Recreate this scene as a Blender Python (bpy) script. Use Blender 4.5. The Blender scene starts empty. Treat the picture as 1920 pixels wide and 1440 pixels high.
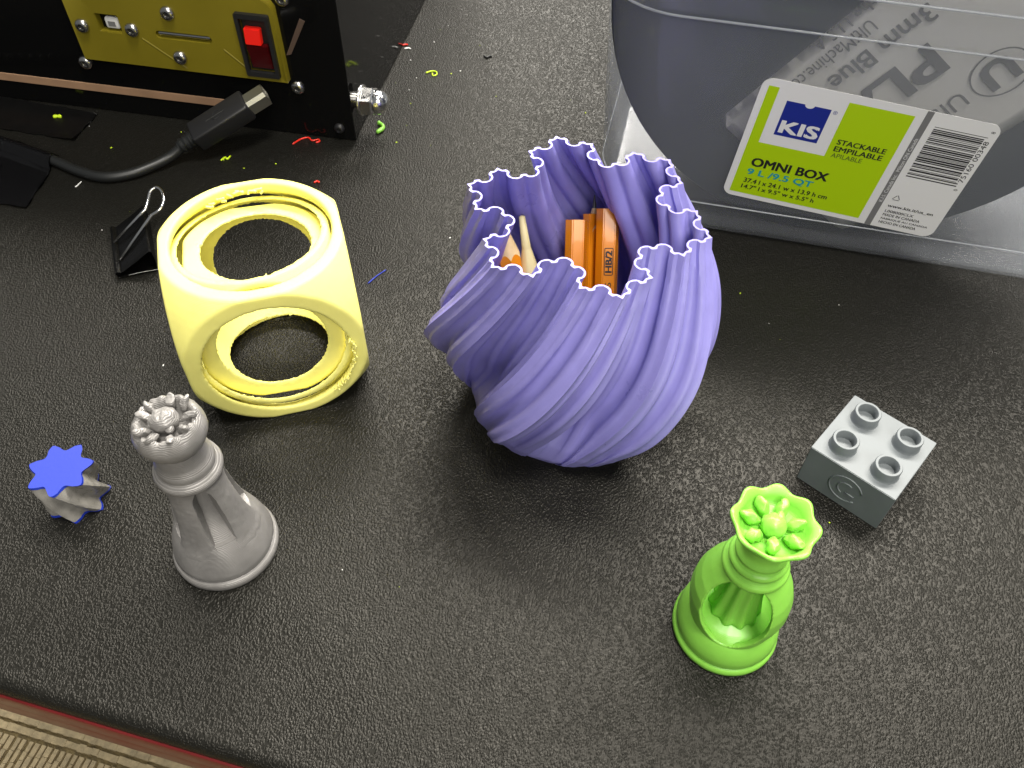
import bpy, bmesh, math, random
from mathutils import Vector, Matrix, noise
random.seed(7)
S = 0.001                                    # everything below is written in millimetres
PI = math.pi
scene = bpy.context.scene
C = scene.collection

# ------------------------------------------------------------------ camera
cam_d = bpy.data.cameras.new('camera'); cam = bpy.data.objects.new('camera', cam_d); C.objects.link(cam)
pitch, roll = math.radians(39.0), math.radians(1.3)
fw = Vector((0, math.sin(pitch), -math.cos(pitch))); r0 = Vector((1, 0, 0)); u0 = r0.cross(fw)
cr = r0 * math.cos(roll) + u0 * math.sin(roll); cu = -r0 * math.sin(roll) + u0 * math.cos(roll)
M = Matrix.Identity(4)
for i in range(3):
    M[i][0], M[i][1], M[i][2] = cr[i], cu[i], -fw[i]
M.translation = Vector((0, 0, 0.265))
cam.matrix_world = M
cam_d.sensor_width = 36; cam_d.lens = 36 * 1610 / 1920
cam_d.clip_start = 0.01; cam_d.clip_end = 50
scene.camera = cam

# ------------------------------------------------------------------ world, lamps, exposure
world = bpy.data.worlds.new('World'); scene.world = world; world.use_nodes = True
bg = world.node_tree.nodes['Background']
bg.inputs[0].default_value = (0.93, 0.97, 1.0, 1); bg.inputs[1].default_value = 0.15
def area(name, loc, target, sx, sy, power, col):
    d = bpy.data.lights.new(name, 'AREA'); d.shape = 'RECTANGLE'; d.size = sx; d.size_y = sy
    d.energy = power; d.color = col
    o = bpy.data.objects.new(name, d); C.objects.link(o); o.location = loc
    o.rotation_euler = (Vector(target) - Vector(loc)).to_track_quat('-Z', 'Y').to_euler()
    return o
WARM = (1.0, 0.955, 0.875)
area('ceiling_or_fill_lamp', (0.42, 1.15, 1.75), (0.1, 0.25, 0), 2.1, 0.30, 84, WARM)
area('ceiling_or_fill_lamp', (0.26, -0.10, 1.75), (0, 0.25, 0), 0.4, 0.4, 25, WARM)
area('ceiling_or_fill_lamp', (-1.65, 2.1, 1.7), (0, 0.25, 0), 0.6, 0.6, 20, WARM)
area('ceiling_or_fill_lamp', (0.35, 3.2, 1.9), (0, 0.25, 0), 1.6, 0.6, 75, WARM)
area('ceiling_or_fill_lamp', (0.35, -1.25, 1.35), (0, 0.25, 0), 0.9, 0.9, 20, WARM)  # added soft fill behind the camera, standing in for ceiling bounce
vs = scene.view_settings
vs.view_transform = 'Standard'; vs.look = 'None'; vs.exposure = 0.22; vs.gamma = 1.0; vs.use_curve_mapping = False
scene.render.engine = 'CYCLES'
try:
    scene.cycles.max_bounces = 12; scene.cycles.transparent_max_bounces = 24
    scene.cycles.caustics_reflective = False; scene.cycles.caustics_refractive = False
except Exception: pass

# ------------------------------------------------------------------ materials
def new_mat(name):
    m = bpy.data.materials.new(name); m.use_nodes = True
    return m, m.node_tree, m.node_tree.nodes['Principled BSDF']
def plain(name, col, rough=0.5, metal=0.0, spec=0.5, coat=0.0, emis=None, es=0.0, sss=0.0,
          bump=None, vary=0.0, vscale=60.0):
    """bump = (kind, scale per metre, strength, height mm)"""
    m, nt, b = new_mat(name)
    b.inputs['Base Color'].default_value = (*col, 1); b.inputs['Roughness'].default_value = rough
    b.inputs['Metallic'].default_value = metal; b.inputs['Specular IOR Level'].default_value = spec
    b.inputs['Coat Weight'].default_value = coat
    if sss:
        b.inputs['Subsurface Weight'].default_value = sss
        b.inputs['Subsurface Radius'].default_value = (0.004, 0.004, 0.003); b.inputs['Subsurface Scale'].default_value = 0.6
    if emis:
        b.inputs['Emission Color'].default_value = (*emis, 1); b.inputs['Emission Strength'].default_value = es
    tc = nt.nodes.new('ShaderNodeTexCoord')
    if vary:
        n = nt.nodes.new('ShaderNodeTexNoise'); n.inputs['Scale'].default_value = vscale; n.inputs['Detail'].default_value = 6
        nt.links.new(tc.outputs['Object'], n.inputs['Vector'])
        mr = nt.nodes.new('ShaderNodeMapRange'); mr.inputs[1].default_value = 0.3; mr.inputs[2].default_value = 0.7
        mr.inputs[3].default_value = 1 - vary; mr.inputs[4].default_value = 1 + vary
        nt.links.new(n.outputs['Fac'], mr.inputs[0])
        mx = nt.nodes.new('ShaderNodeVectorMath'); mx.operation = 'SCALE'
        mx.inputs[0].default_value = col
        nt.links.new(mr.outputs[0], mx.inputs['Scale']); nt.links.new(mx.outputs[0], b.inputs['Base Color'])
        m2 = nt.nodes.new('ShaderNodeMapRange'); m2.inputs[1].default_value = 0.3; m2.inputs[2].default_value = 0.7
        m2.inputs[3].default_value = max(0.03, rough * (1 - vary)); m2.inputs[4].default_value = min(1, rough * (1 + vary))
        nt.links.new(n.outputs['Fac'], m2.inputs[0]); nt.links.new(m2.outputs[0], b.inputs['Roughness'])
    prev = None
    for kind, sc, st, dist in (bump or []):
        if kind == 'layer':
            t = nt.nodes.new('ShaderNodeTexWave'); t.wave_type = 'BANDS'; t.bands_direction = 'Z'
            t.inputs['Scale'].default_value = sc; t.inputs['Distortion'].default_value = 0.6
            t.inputs['Detail'].default_value = 2; t.inputs['Detail Scale'].default_value = 0.15; out = t.outputs['Fac']
        elif kind == 'voro':
            t = nt.nodes.new('ShaderNodeTexVoronoi'); t.inputs['Scale'].default_value = sc; out = t.outputs['Distance']
        else:
            t = nt.nodes.new('ShaderNodeTexNoise'); t.inputs['Scale'].default_value = sc; t.inputs['Detail'].default_value = 4; out = t.outputs['Fac']
        nt.links.new(tc.outputs['Object'], t.inputs['Vector'])
        bp = nt.nodes.new('ShaderNodeBump'); bp.inputs['Strength'].default_value = st; bp.inputs['Distance'].default_value = dist * S
        nt.links.new(out, bp.inputs['Height'])
        if prev: nt.links.new(prev.outputs[0], bp.inputs['Normal'])
        prev = bp
    if prev: nt.links.new(prev.outputs[0], b.inputs['Normal'])
    return m

MAT = {}
MAT['purple'] = plain('purple_filament', (0.285, 0.262, 0.64), 0.29, bump=[('layer', 1050, 0.8, 0.06), ('noise', 1500, 0.25, 0.1)], vary=0.06, vscale=90)
MAT['yellow'] = plain('yellow_filament', (0.93, 0.87, 0.25), 0.5, sss=0.15, bump=[('layer', 800, 0.3, 0.05), ('noise', 900, 0.3, 0.12)], vary=0.04)
MAT['green'] = plain('green_filament', (0.25, 0.60, 0.075), 0.34, sss=0.15, bump=[('layer', 1200, 0.35, 0.04), ('noise', 500, 0.25, 0.2)], vary=0.05)
MAT['grey'] = plain('grey_filament', (0.245, 0.235, 0.225), 0.33, metal=0.12, bump=[('layer', 620, 0.9, 0.09), ('noise', 450, 0.4, 0.3)], vary=0.12, vscale=150)
MAT['brick'] = plain('brick_grey', (0.155, 0.172, 0.18), 0.44, bump=[('layer', 800, 0.35, 0.04), ('noise', 600, 0.12, 0.1)], vary=0.08, vscale=120)
MAT['gear_grey'] = plain('gear_grey', (0.22, 0.21, 0.19), 0.3, bump=[('noise', 500, 0.4, 0.25)], vary=0.25, vscale=260)
MAT['blue'] = plain('blue_filament', (0.008, 0.028, 0.34), 0.5, bump=[('noise', 500, 0.2, 0.15)])
MAT['black_acrylic'] = plain('black_acrylic', (0.004, 0.004, 0.004), 0.09, spec=0.25, bump=[('noise', 30, 0.02, 0.4)])
MAT['black_plastic'] = plain('black_plastic', (0.012, 0.012, 0.013), 0.45, bump=[('noise', 2500, 0.25, 0.05)])
MAT['black_rubber'] = plain('black_rubber', (0.012, 0.013, 0.013), 0.42)
MAT['tape'] = plain('black_tape', (0.010, 0.010, 0.011), 0.17, bump=[('noise', 90, 0.3, 0.8), ('noise', 700, 0.1, 0.1)])
MAT['flat_tape'] = plain('flat_black_tape', (0.008, 0.008, 0.008), 0.34, bump=[('noise', 500, 0.2, 0.15)])
MAT['plate'] = plain('yellow_plate', (0.185, 0.15, 0.010), 0.38, bump=[('noise', 250, 0.12, 0.2)], vary=0.08, vscale=40)
MAT['steel'] = plain('steel', (0.55, 0.54, 0.52), 0.24, metal=1.0, bump=[('noise', 700, 0.05, 0.1)])
MAT['chrome'] = plain('chrome', (0.86, 0.85, 0.83), 0.14, metal=1.0)
MAT['nickel'] = plain('nickel_shell', (0.62, 0.61, 0.55), 0.3, metal=1.0)
MAT['dark'] = plain('dark_recess', (0.01, 0.01, 0.01), 0.5)
MAT['red_lit'] = plain('lit_red_rocker', (0.62, 0.010, 0.006), 0.18, emis=(1.0, 0.03, 0.012), es=0.10)
MAT['red_dark'] = plain('red_rocker', (0.055, 0.002, 0.003), 0.15)
MAT['tan'] = plain('tan_inlay', (0.33, 0.20, 0.12), 0.55, bump=[('noise', 400, 0.2, 0.2)], vary=0.12)
MAT['clip'] = plain('black_enamel', (0.006, 0.006, 0.006), 0.22)
MAT['orange'] = plain('orange_lacquer', (0.70, 0.23, 0.005), 0.28, coat=0.3, bump=[('noise', 600, 0.06, 0.1)])
MAT['wood'] = plain('pencil_wood', (0.55, 0.40, 0.21), 0.6, bump=[('noise', 900, 0.3, 0.15)], vary=0.1, vscale=400)
MAT['cream'] = plain('cream_wax', (0.60, 0.52, 0.27), 0.5, bump=[('noise', 700, 0.25, 0.2)], vary=0.06)
MAT['graphite'] = plain('graphite', (0.03, 0.03, 0.035), 0.35)
MAT['ink'] = plain('black_ink', (0.012, 0.012, 0.012), 0.5)
MAT['grey_ink'] = plain('grey_ink', (0.12, 0.12, 0.125), 0.5)
MAT['mid_ink'] = plain('mid_grey_ink', (0.17, 0.17, 0.17), 0.5)
MAT['soft_ink'] = plain('soft_ink', (0.06, 0.09, 0.02), 0.5)
MAT['teal_ink'] = plain('teal_ink', (0.01, 0.30, 0.36), 0.5)
MAT['lime'] = plain('lime_print', (0.40, 0.60, 0.004), 0.35)
MAT['navy'] = plain('navy_print', (0.012, 0.024, 0.24), 0.35)
MAT['paper'] = plain('white_sticker', (0.72, 0.72, 0.71), 0.35)
MAT['sheet'] = plain('label_sheet', (0.90, 0.88, 0.84), 0.5, bump=[('noise', 25, 0.08, 1.0)])
MAT['spool'] = plain('slate_spool', (0.026, 0.031, 0.040), 0.5, bump=[('noise', 300, 0.1, 0.2)])
MAT['coil'] = plain('blue_coil', (0.01, 0.03, 0.25), 0.35)
MAT['red_bit'] = plain('red_filament', (0.75, 0.03, 0.015), 0.35)
MAT['lime_bit'] = plain('lime_filament', (0.55, 0.75, 0.02), 0.35)
MAT['white_bit'] = plain('white_filament', (0.7, 0.7, 0.68), 0.35)
MAT['reflection_bar'] = plain('painted_reflection', (0.085, 0.055, 0.042), 0.5)
MAT['trim'] = plain('red_edge_band', (0.12, 0.008, 0.008), 0.35, bump=[('noise', 300, 0.2, 0.3)], vary=0.2, vscale=40)

def table_mat():
    m, nt, b = new_mat('black_grained_laminate')
    tc = nt.nodes.new('ShaderNodeTexCoord')
    mp = nt.nodes.new('ShaderNodeMapping'); mp.inputs['Rotation'].default_value = (0, 0, math.radians(20)); mp.inputs['Scale'].default_value = (1.0, 0.72, 1.0)
    nt.links.new(tc.outputs['Object'], mp.inputs['Vector'])
    nz = nt.nodes.new('ShaderNodeTexNoise'); nz.inputs['Scale'].default_value = 260; nz.inputs['Detail'].default_value = 3
    nt.links.new(mp.outputs[0], nz.inputs['Vector'])
    ad = nt.nodes.new('ShaderNodeMixRGB'); ad.blend_type = 'LINEAR_LIGHT'; ad.inputs[0].default_value = 0.0012
    nt.links.new(mp.outputs[0], ad.inputs[1]); nt.links.new(nz.outputs['Color'], ad.inputs[2])
    v = nt.nodes.new('ShaderNodeTexVoronoi'); v.inputs['Scale'].default_value = 1450
    nt.links.new(ad.outputs[0], v.inputs['Vector'])
    dome = nt.nodes.new('ShaderNodeMapRange'); dome.interpolation_type = 'SMOOTHSTEP'; dome.inputs[1].default_value = 0.0; dome.inputs[2].default_value = 0.78
    dome.inputs[3].default_value = 1.0; dome.inputs[4].default_value = 0.0; nt.links.new(v.outputs['Distance'], dome.inputs[0])
    n2 = nt.nodes.new('ShaderNodeTexNoise'); n2.inputs['Scale'].default_value = 2600; n2.inputs['Detail'].default_value = 2
    nt.links.new(mp.outputs[0], n2.inputs['Vector'])
    b1 = nt.nodes.new('ShaderNodeBump'); b1.inputs['Strength'].default_value = 0.62; b1.inputs['Distance'].default_value = 0.00030
    nt.links.new(dome.outputs[0], b1.inputs['Height'])
    b2 = nt.nodes.new('ShaderNodeBump'); b2.inputs['Strength'].default_value = 0.4; b2.inputs['Distance'].default_value = 0.00015
    nt.links.new(n2.outputs['Fac'], b2.inputs['Height']); nt.links.new(b1.outputs[0], b2.inputs['Normal'])
    nt.links.new(b2.outputs[0], b.inputs['Normal'])
    big = nt.nodes.new('ShaderNodeTexNoise'); big.inputs['Scale'].default_value = 9; big.inputs['Detail'].default_value = 7; big.inputs['Roughness'].default_value = 0.62; big.inputs['Distortion'].default_value = 0.8
    nt.links.new(tc.outputs['Object'], big.inputs['Vector'])
    mr = nt.nodes.new('ShaderNodeMapRange'); mr.inputs[1].default_value = 0.3; mr.inputs[2].default_value = 0.7
    mr.inputs[3].default_value = 0.30; mr.inputs[4].default_value = 0.42
    nt.links.new(big.outputs['Fac'], mr.inputs[0]); nt.links.new(mr.outputs[0], b.inputs['Roughness'])
    b.inputs['Base Color'].default_value = (0.0085, 0.0083, 0.007, 1)
    b.inputs['Specular IOR Level'].default_value = 0.21; b.inputs['Specular Tint'].default_value = (1.0, 0.96, 0.88, 1)
    return m
MAT['table'] = table_mat()

def bin_mat():
    m = bpy.data.materials.new('clear_polypropylene'); m.use_nodes = True; nt = m.node_tree; nt.nodes.clear()
    out = nt.nodes.new('ShaderNodeOutputMaterial')
    tr = nt.nodes.new('ShaderNodeBsdfTransparent'); tr.inputs[0].default_value = (0.985, 0.99, 1.0, 1)
    di = nt.nodes.new('ShaderNodeBsdfDiffuse'); di.inputs[0].default_value = (0.66, 0.69, 0.73, 1)
    tl = nt.nodes.new('ShaderNodeBsdfTranslucent'); tl.inputs[0].default_value = (0.66, 0.69, 0.73, 1)
    milk = nt.nodes.new('ShaderNodeMixShader'); milk.inputs[0].default_value = 0.45
    nt.links.new(di.outputs[0], milk.inputs[1]); nt.links.new(tl.outputs[0], milk.inputs[2])
    body = nt.nodes.new('ShaderNodeMixShader'); body.inputs[0].default_value = 0.14
    nt.links.new(tr.outputs[0], body.inputs[1]); nt.links.new(milk.outputs[0], body.inputs[2])
    gl = nt.nodes.new('ShaderNodeBsdfGlossy'); gl.inputs['Roughness'].default_value = 0.1
    lw = nt.nodes.new('ShaderNodeLayerWeight'); lw.inputs['Blend'].default_value = 0.5
    pw = nt.nodes.new('ShaderNodeMath'); pw.operation = 'POWER'; pw.inputs[1].default_value = 4.0; nt.links.new(lw.outputs['Facing'], pw.inputs[0])
    fr = nt.nodes.new('ShaderNodeMath'); fr.operation = 'MULTIPLY_ADD'; fr.inputs[1].default_value = 0.28; fr.inputs[2].default_value = 0.02; nt.links.new(pw.outputs[0], fr.inputs[0])
    tc = nt.nodes.new('ShaderNodeTexCoord'); nz = nt.nodes.new('ShaderNodeTexNoise'); nz.inputs['Scale'].default_value = 25; nz.inputs['Detail'].default_value = 5
    nt.links.new(tc.outputs['Object'], nz.inputs['Vector'])
    bp = nt.nodes.new('ShaderNodeBump'); bp.inputs['Strength'].default_value = 0.12; bp.inputs['Distance'].default_value = 0.002
    nt.links.new(nz.outputs['Fac'], bp.inputs['Height']); nt.links.new(bp.outputs[0], gl.inputs['Normal'])
    fin = nt.nodes.new('ShaderNodeMixShader')
    nt.links.new(fr.outputs[0], fin.inputs[0]); nt.links.new(body.outputs[0], fin.inputs[1]); nt.links.new(gl.outputs[0], fin.inputs[2])
    nt.links.new(fin.outputs[0], out.inputs[0])
    return m
MAT['bin'] = bin_mat()
def bead_mat():
    m = MAT['bin'].copy(); m.name = 'ledge_highlight'
    for n in m.node_tree.nodes:
        if n.type == 'MIX_SHADER' and not n.inputs[0].is_linked and abs(n.inputs[0].default_value - 0.14) < 1e-4: n.inputs[0].default_value = 0.45
    return m
MAT['bead'] = bead_mat()
MAT['carpet'] = plain('beige_carpet', (0.46, 0.37, 0.22), 0.9, bump=[('noise', 250, 0.7, 2.0)], vary=0.25, vscale=120)
MAT['carpet_back'] = plain('carpet_backing', (0.22, 0.17, 0.08), 0.95, bump=[('noise', 250, 0.6, 2.0)], vary=0.3, vscale=90)

# ------------------------------------------------------------------ helpers
def link_mesh(name, me, mat, parent=None, smooth=True):
    o = bpy.data.objects.new(name, me); C.objects.link(o)
    if mat is not None: me.materials.append(MAT[mat] if isinstance(mat, str) else mat)
    if smooth:
        me.polygons.foreach_set('use_smooth', [True] * len(me.polygons))
    if parent is not None: o.parent = parent
    return o
def obj(name, bm, mat, parent=None, smooth=False, sharp=None):
    """bmesh in mm -> object"""
    bmesh.ops.recalc_face_normals(bm, faces=bm.faces)
    me = bpy.data.meshes.new(name); bm.to_mesh(me); bm.free()
    me.transform(Matrix.Scale(S, 4))
    o = link_mesh(name, me, mat, parent, smooth or sharp is not None)
    if sharp is not None:
        me.set_sharp_from_angle(angle=math.radians(sharp))
    return o
def tag(o, label, cat, group=None, kind=None):
    if label: o['label'] = label
    if cat: o['category'] = cat
    if group: o['group'] = group
    if kind: o['kind'] = kind
    return o
def thing(name, label, cat, loc=(0, 0, 0), rz=0.0, group=None):
    o = bpy.data.objects.new(name, None); C.objects.link(o); o.empty_display_size = 0.01
    o.location = Vector(loc) * S; o.rotation_euler = (0, 0, rz)
    return tag(o, label, cat, group)
def box(bm, x0, x1, y0, y1, z0, z1, bev=0.0, seg=2):
    r = bmesh.ops.create_cube(bm, size=1.0, matrix=Matrix.Translation(((x0 + x1) / 2, (y0 + y1) / 2, (z0 + z1) / 2)) @ Matrix.Diagonal((x1 - x0, y1 - y0, z1 - z0, 1)))
    if bev:
        es = list({e for v in r['verts'] for e in v.link_edges})
        bmesh.ops.bevel(bm, geom=es, offset=bev, segments=seg, affect='EDGES', profile=0.5)
    return bm
def lathe(bm, prof, n=48, mat=None, fn=None):
    """prof list of (r,z); first/last with r==0 close the surface. fn(r,z,a)->(r,z)"""
    mat = mat or Matrix.Identity(4); rings = []
    for (r, z) in prof:
        if r <= 1e-6:
            rings.append([bm.verts.new(mat @ Vector((0, 0, z)))])
        else:
            ring = []
            for i in range(n):
                a = 2 * PI * i / n
                rr, zz = fn(r, z, a) if fn else (r, z)
                ring.append(bm.verts.new(mat @ Vector((rr * math.cos(a), rr * math.sin(a), zz))))
            rings.append(ring)
    for a, b in zip(rings, rings[1:]):
        if len(a) == 1 and len(b) == 1: continue
        for i in range(n):
            j = (i + 1) % n
            if len(a) == 1: bm.faces.new((a[0], b[i], b[j]))
            elif len(b) == 1: bm.faces.new((a[i], a[j], b[0]))
            else: bm.faces.new((a[i], a[j], b[j], b[i]))
    return bm
def spline(pts, n=8):
    """Catmull-Rom resample"""
    P = [Vector(p) for p in pts]; out = []
    for i in range(len(P) - 1):
        p0 = P[max(i - 1, 0)]; p1 = P[i]; p2 = P[i + 1]; p3 = P[min(i + 2, len(P) - 1)]
        for k in range(n):
            t = k / n
            out.append(0.5 * ((2 * p1) + (p2 - p0) * t + (2 * p0 - 5 * p1 + 4 * p2 - p3) * t * t + (3 * p1 - p0 - 3 * p2 + p3) * t ** 3))
    out.append(P[-1]); return out
def tube(bm, pts, rad, n=10, cap=True):
    """rad number or list"""
    P = [Vector(p) for p in pts]; rings = []
    up = Vector((0, 0, 1)); prev = None
    for i, p in enumerate(P):
        t = (P[min(i + 1, len(P) - 1)] - P[max(i - 1, 0)]).normalized()
        if prev is None:
            s = t.cross(up)
            if s.length < 1e-3: s = t.cross(Vector((1, 0, 0)))
        else:
            s = prev - t * prev.dot(t)
        s.normalize(); prev = s; w = t.cross(s)
        r = rad[i] if isinstance(rad, (list, tuple)) else rad
        rings.append([bm.verts.new(p + (s * math.cos(2 * PI * k / n) + w * math.sin(2 * PI * k / n)) * r) for k in range(n)])
    for a, b in zip(rings, rings[1:]):
        for k in range(n): bm.faces.new((a[k], a[(k + 1) % n], b[(k + 1) % n], b[k]))
    if cap:
        bm.faces.new(rings[0]); bm.faces.new(rings[-1])
    return bm
def prism(bm, poly, z0, z1, mat=None):
    mat = mat or Matrix.Identity(4)
    lo = [bm.verts.new(mat @ Vector((x, y, z0))) for x, y in poly]; hi = [bm.verts.new(mat @ Vector((x, y, z1))) for x, y in poly]
    bm.faces.new(lo[::-1]); bm.faces.new(hi)
    for i in range(len(poly)):
        j = (i + 1) % len(poly); bm.faces.new((lo[i], lo[j], hi[j], hi[i]))
    return bm
def ellipsoid(bm, c, r, mat=None, u=16, v=10):
    m = Matrix.Translation(c) @ (mat or Matrix.Identity(4)) @ Matrix.Diagonal((r[0], r[1], r[2], 1))
    bmesh.ops.create_uvsphere(bm, u_segments=u, v_segments=v, radius=1, matrix=m); return bm
def rrect(x0, x1, y0, y1, r, n=6):
    pts = []
    for cx, cy, a0 in ((x1 - r, y1 - r, 0), (x0 + r, y1 - r, 90), (x0 + r, y0 + r, 180), (x1 - r, y0 + r, 270)):
        for k in range(n + 1):
            a = math.radians(a0 + 90 * k / n); pts.append((cx + r * math.cos(a), cy + r * math.sin(a)))
    return pts
def temp(bm):
    bmesh.ops.recalc_face_normals(bm, faces=bm.faces)
    me = bpy.data.meshes.new('temporary'); bm.to_mesh(me); bm.free()
    o = bpy.data.objects.new('temporary', me); C.objects.link(o); return o
def solid(base, cuts=(), joins=(), voxel=None, both=()):
    """boolean (and optional voxel remesh) in mm; returns a bmesh"""
    o = temp(base); extra = []
    for lst, op in ((joins, 'UNION'), (both, 'INTERSECT'), (cuts, 'DIFFERENCE')):
        for b in lst:
            t = temp(b); extra.append(t)
            md = o.modifiers.new('b', 'BOOLEAN'); md.operation = op; md.object = t; md.solver = 'EXACT'
    if voxel:
        md = o.modifiers.new('r', 'REMESH'); md.mode = 'VOXEL'; md.voxel_size = voxel
    dg = bpy.context.evaluated_depsgraph_get(); dg.update()
    me = bpy.data.meshes.new_from_object(o.evaluated_get(dg))
    bm = bmesh.new(); bm.from_mesh(me); bpy.data.meshes.remove(me)
    for t in extra + [o]:
        d = t.data; bpy.data.objects.remove(t); bpy.data.meshes.remove(d)
    return bm
def words(bm, text, x0, y0, w, h, mat=None, bold=0.0, depth=0.05, z=0.0):
    """flat lettering fitted in a box (mm); bold thickens the strokes by shifted copies"""
    cu_ = bpy.data.curves.new('lettering', 'FONT'); cu_.body = text; cu_.size = 1.0; cu_.resolution_u = 3
    t = bpy.data.objects.new('lettering', cu_); C.objects.link(t)
    dg = bpy.context.evaluated_depsgraph_get(); dg.update()
    me = bpy.data.meshes.new_from_object(t.evaluated_get(dg))
    xs = [v.co.x for v in me.vertices]; ys = [v.co.y for v in me.vertices]
    sx = w / (max(xs) - min(xs)); sy = h / (max(ys) - min(ys)); mx, my = min(xs), min(ys)
    mat = mat or Matrix.Identity(4); b = bold * h
    for k, (dx, dy) in enumerate(((0, 0),) if not bold else ((-b, -b * .5), (b, -b * .5), (-b, b * .5), (b, b * .5))):
        vs_ = [bm.verts.new(mat @ Vector((x0 + dx + (v.co.x - mx) * sx, y0 + dy + (v.co.y - my) * sy, z + depth + .012 * k))) for v in me.vertices]
        for p in me.polygons:
            try: bm.faces.new([vs_[i] for i in p.vertices])
            except ValueError: pass
    bpy.data.objects.remove(t); bpy.data.curves.remove(cu_); bpy.data.meshes.remove(me)
    return bm
def flat(bm, poly, z, mat=None):
    mat = mat or Matrix.Identity(4)
    bm.faces.new([bm.verts.new(mat @ Vector((x, y, z))) for x, y in poly]); return bm
def sstep(a, b, x):
    t = min(max((x - a) / (b - a), 0), 1); return t * t * (3 - 2 * t)
def interp(tab, x):
    for (a, b), (c, d) in zip(tab, tab[1:]):
        if x <= c:
            t = (x - a) / (c - a); t = max(0, t)
            return b + (d - b) * t
    return tab[-1][1]
def smooth_interp(tab, x):
    n = len(tab)
    for i in range(n - 1):
        if x <= tab[i + 1][0] or i == n - 2:
            x1, p1 = tab[i]; x2, p2 = tab[i + 1]; p0 = tab[max(i - 1, 0)][1]; p3 = tab[min(i + 2, n - 1)][1]
            t = (x - x1) / (x2 - x1)
            return 0.5 * (2 * p1 + (p2 - p0) * t + (2 * p0 - 5 * p1 + 4 * p2 - p3) * t * t + (3 * p1 - p0 - 3 * p2 + p3) * t ** 3)

# ------------------------------------------------------------------ the setting: table and floor
TA = math.atan2(-20.9, 84.0)                      # direction of the table's front edge
def build_table():
    bm = bmesh.new(); prof = [(1500, -25), (1500, 0), (4.5, 0)]
    for k in range(1, 9):
        a = k / 8 * PI / 2; prof.append((4.5 - 4.5 * math.sin(a), -4.5 + 4.5 * math.cos(a)))
    prof += [(0, -6), (3, -25)]
    x0, x1 = -500, 1400
    A = [bm.verts.new((x0, y, z)) for y, z in prof]; B = [bm.verts.new((x1, y, z)) for y, z in prof]
    for i in range(len(prof)):
        j = (i + 1) % len(prof); bm.faces.new((A[i], A[j], B[j], B[i]))
    bm.faces.new(A); bm.faces.new(B[::-1])
    t = obj('table_top', bm, 'table', sharp=50)
    t.location = Vector((-112, 79.2, 0)) * S; t.rotation_euler = (0, 0, TA)
    tag(t, 'black grained laminate table top with dark red edge', None, kind='structure')
    b2 = bmesh.new(); box(b2, x0, x1, -0.8, 2.0, -15.5, -6.2, 0.5); obj('edge_band', b2, 'trim', t, sharp=40)
    b3 = bmesh.new(); box(b3, x0, x1, -0.2, 2.0, -28, -16.2, 0.5); obj('edge_band', b3, 'trim', t, sharp=40)
    return t
build_table()
def build_floor():
    bm = bmesh.new(); flat(bm, [(-2500, -2500), (2500, -2500), (2500, 2500), (-2500, 2500)], 0)
    f = obj('carpet_floor', bm, 'carpet_back'); f.location = Vector((-562.8, 306, -722)) * S; f.rotation_euler = (0, 0, TA)
    tag(f, 'beige ribbed carpet floor below the table edge', None, kind='structure')
    b = bmesh.new(); rnd = random.Random(3)
    for row in range(-1, 3):
        y0 = 10 - row * 130
        for k in range(2):
            yy = y0 - 7 - k * 11
            for i in range(60):
                x = -120 + i * 8
                box(b, x, x + 7.9, yy - 3.6 + rnd.uniform(-.6, .6), yy + 3.6 + rnd.uniform(-.6, .6), -0.5, 3.2 + rnd.uniform(-.4, .4))
        for i in range(62):
            x = -120 + i * 7.8 + rnd.uniform(-.5, .5); w = 2.6 + rnd.uniform(-.3, .4); y = y0 - 26
            while y > y0 - 112:
                l = rnd.uniform(9, 15)
                box(b, x - w + rnd.uniform(-.5, .5), x + w + rnd.uniform(-.5, .5), y - l + .4, y, -0.5, 3.4 + rnd.uniform(-.6, .6)); y -= l
    r = obj('carpet_ribs', b, 'carpet', f); r['kind'] = 'stuff'
build_floor()

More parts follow.
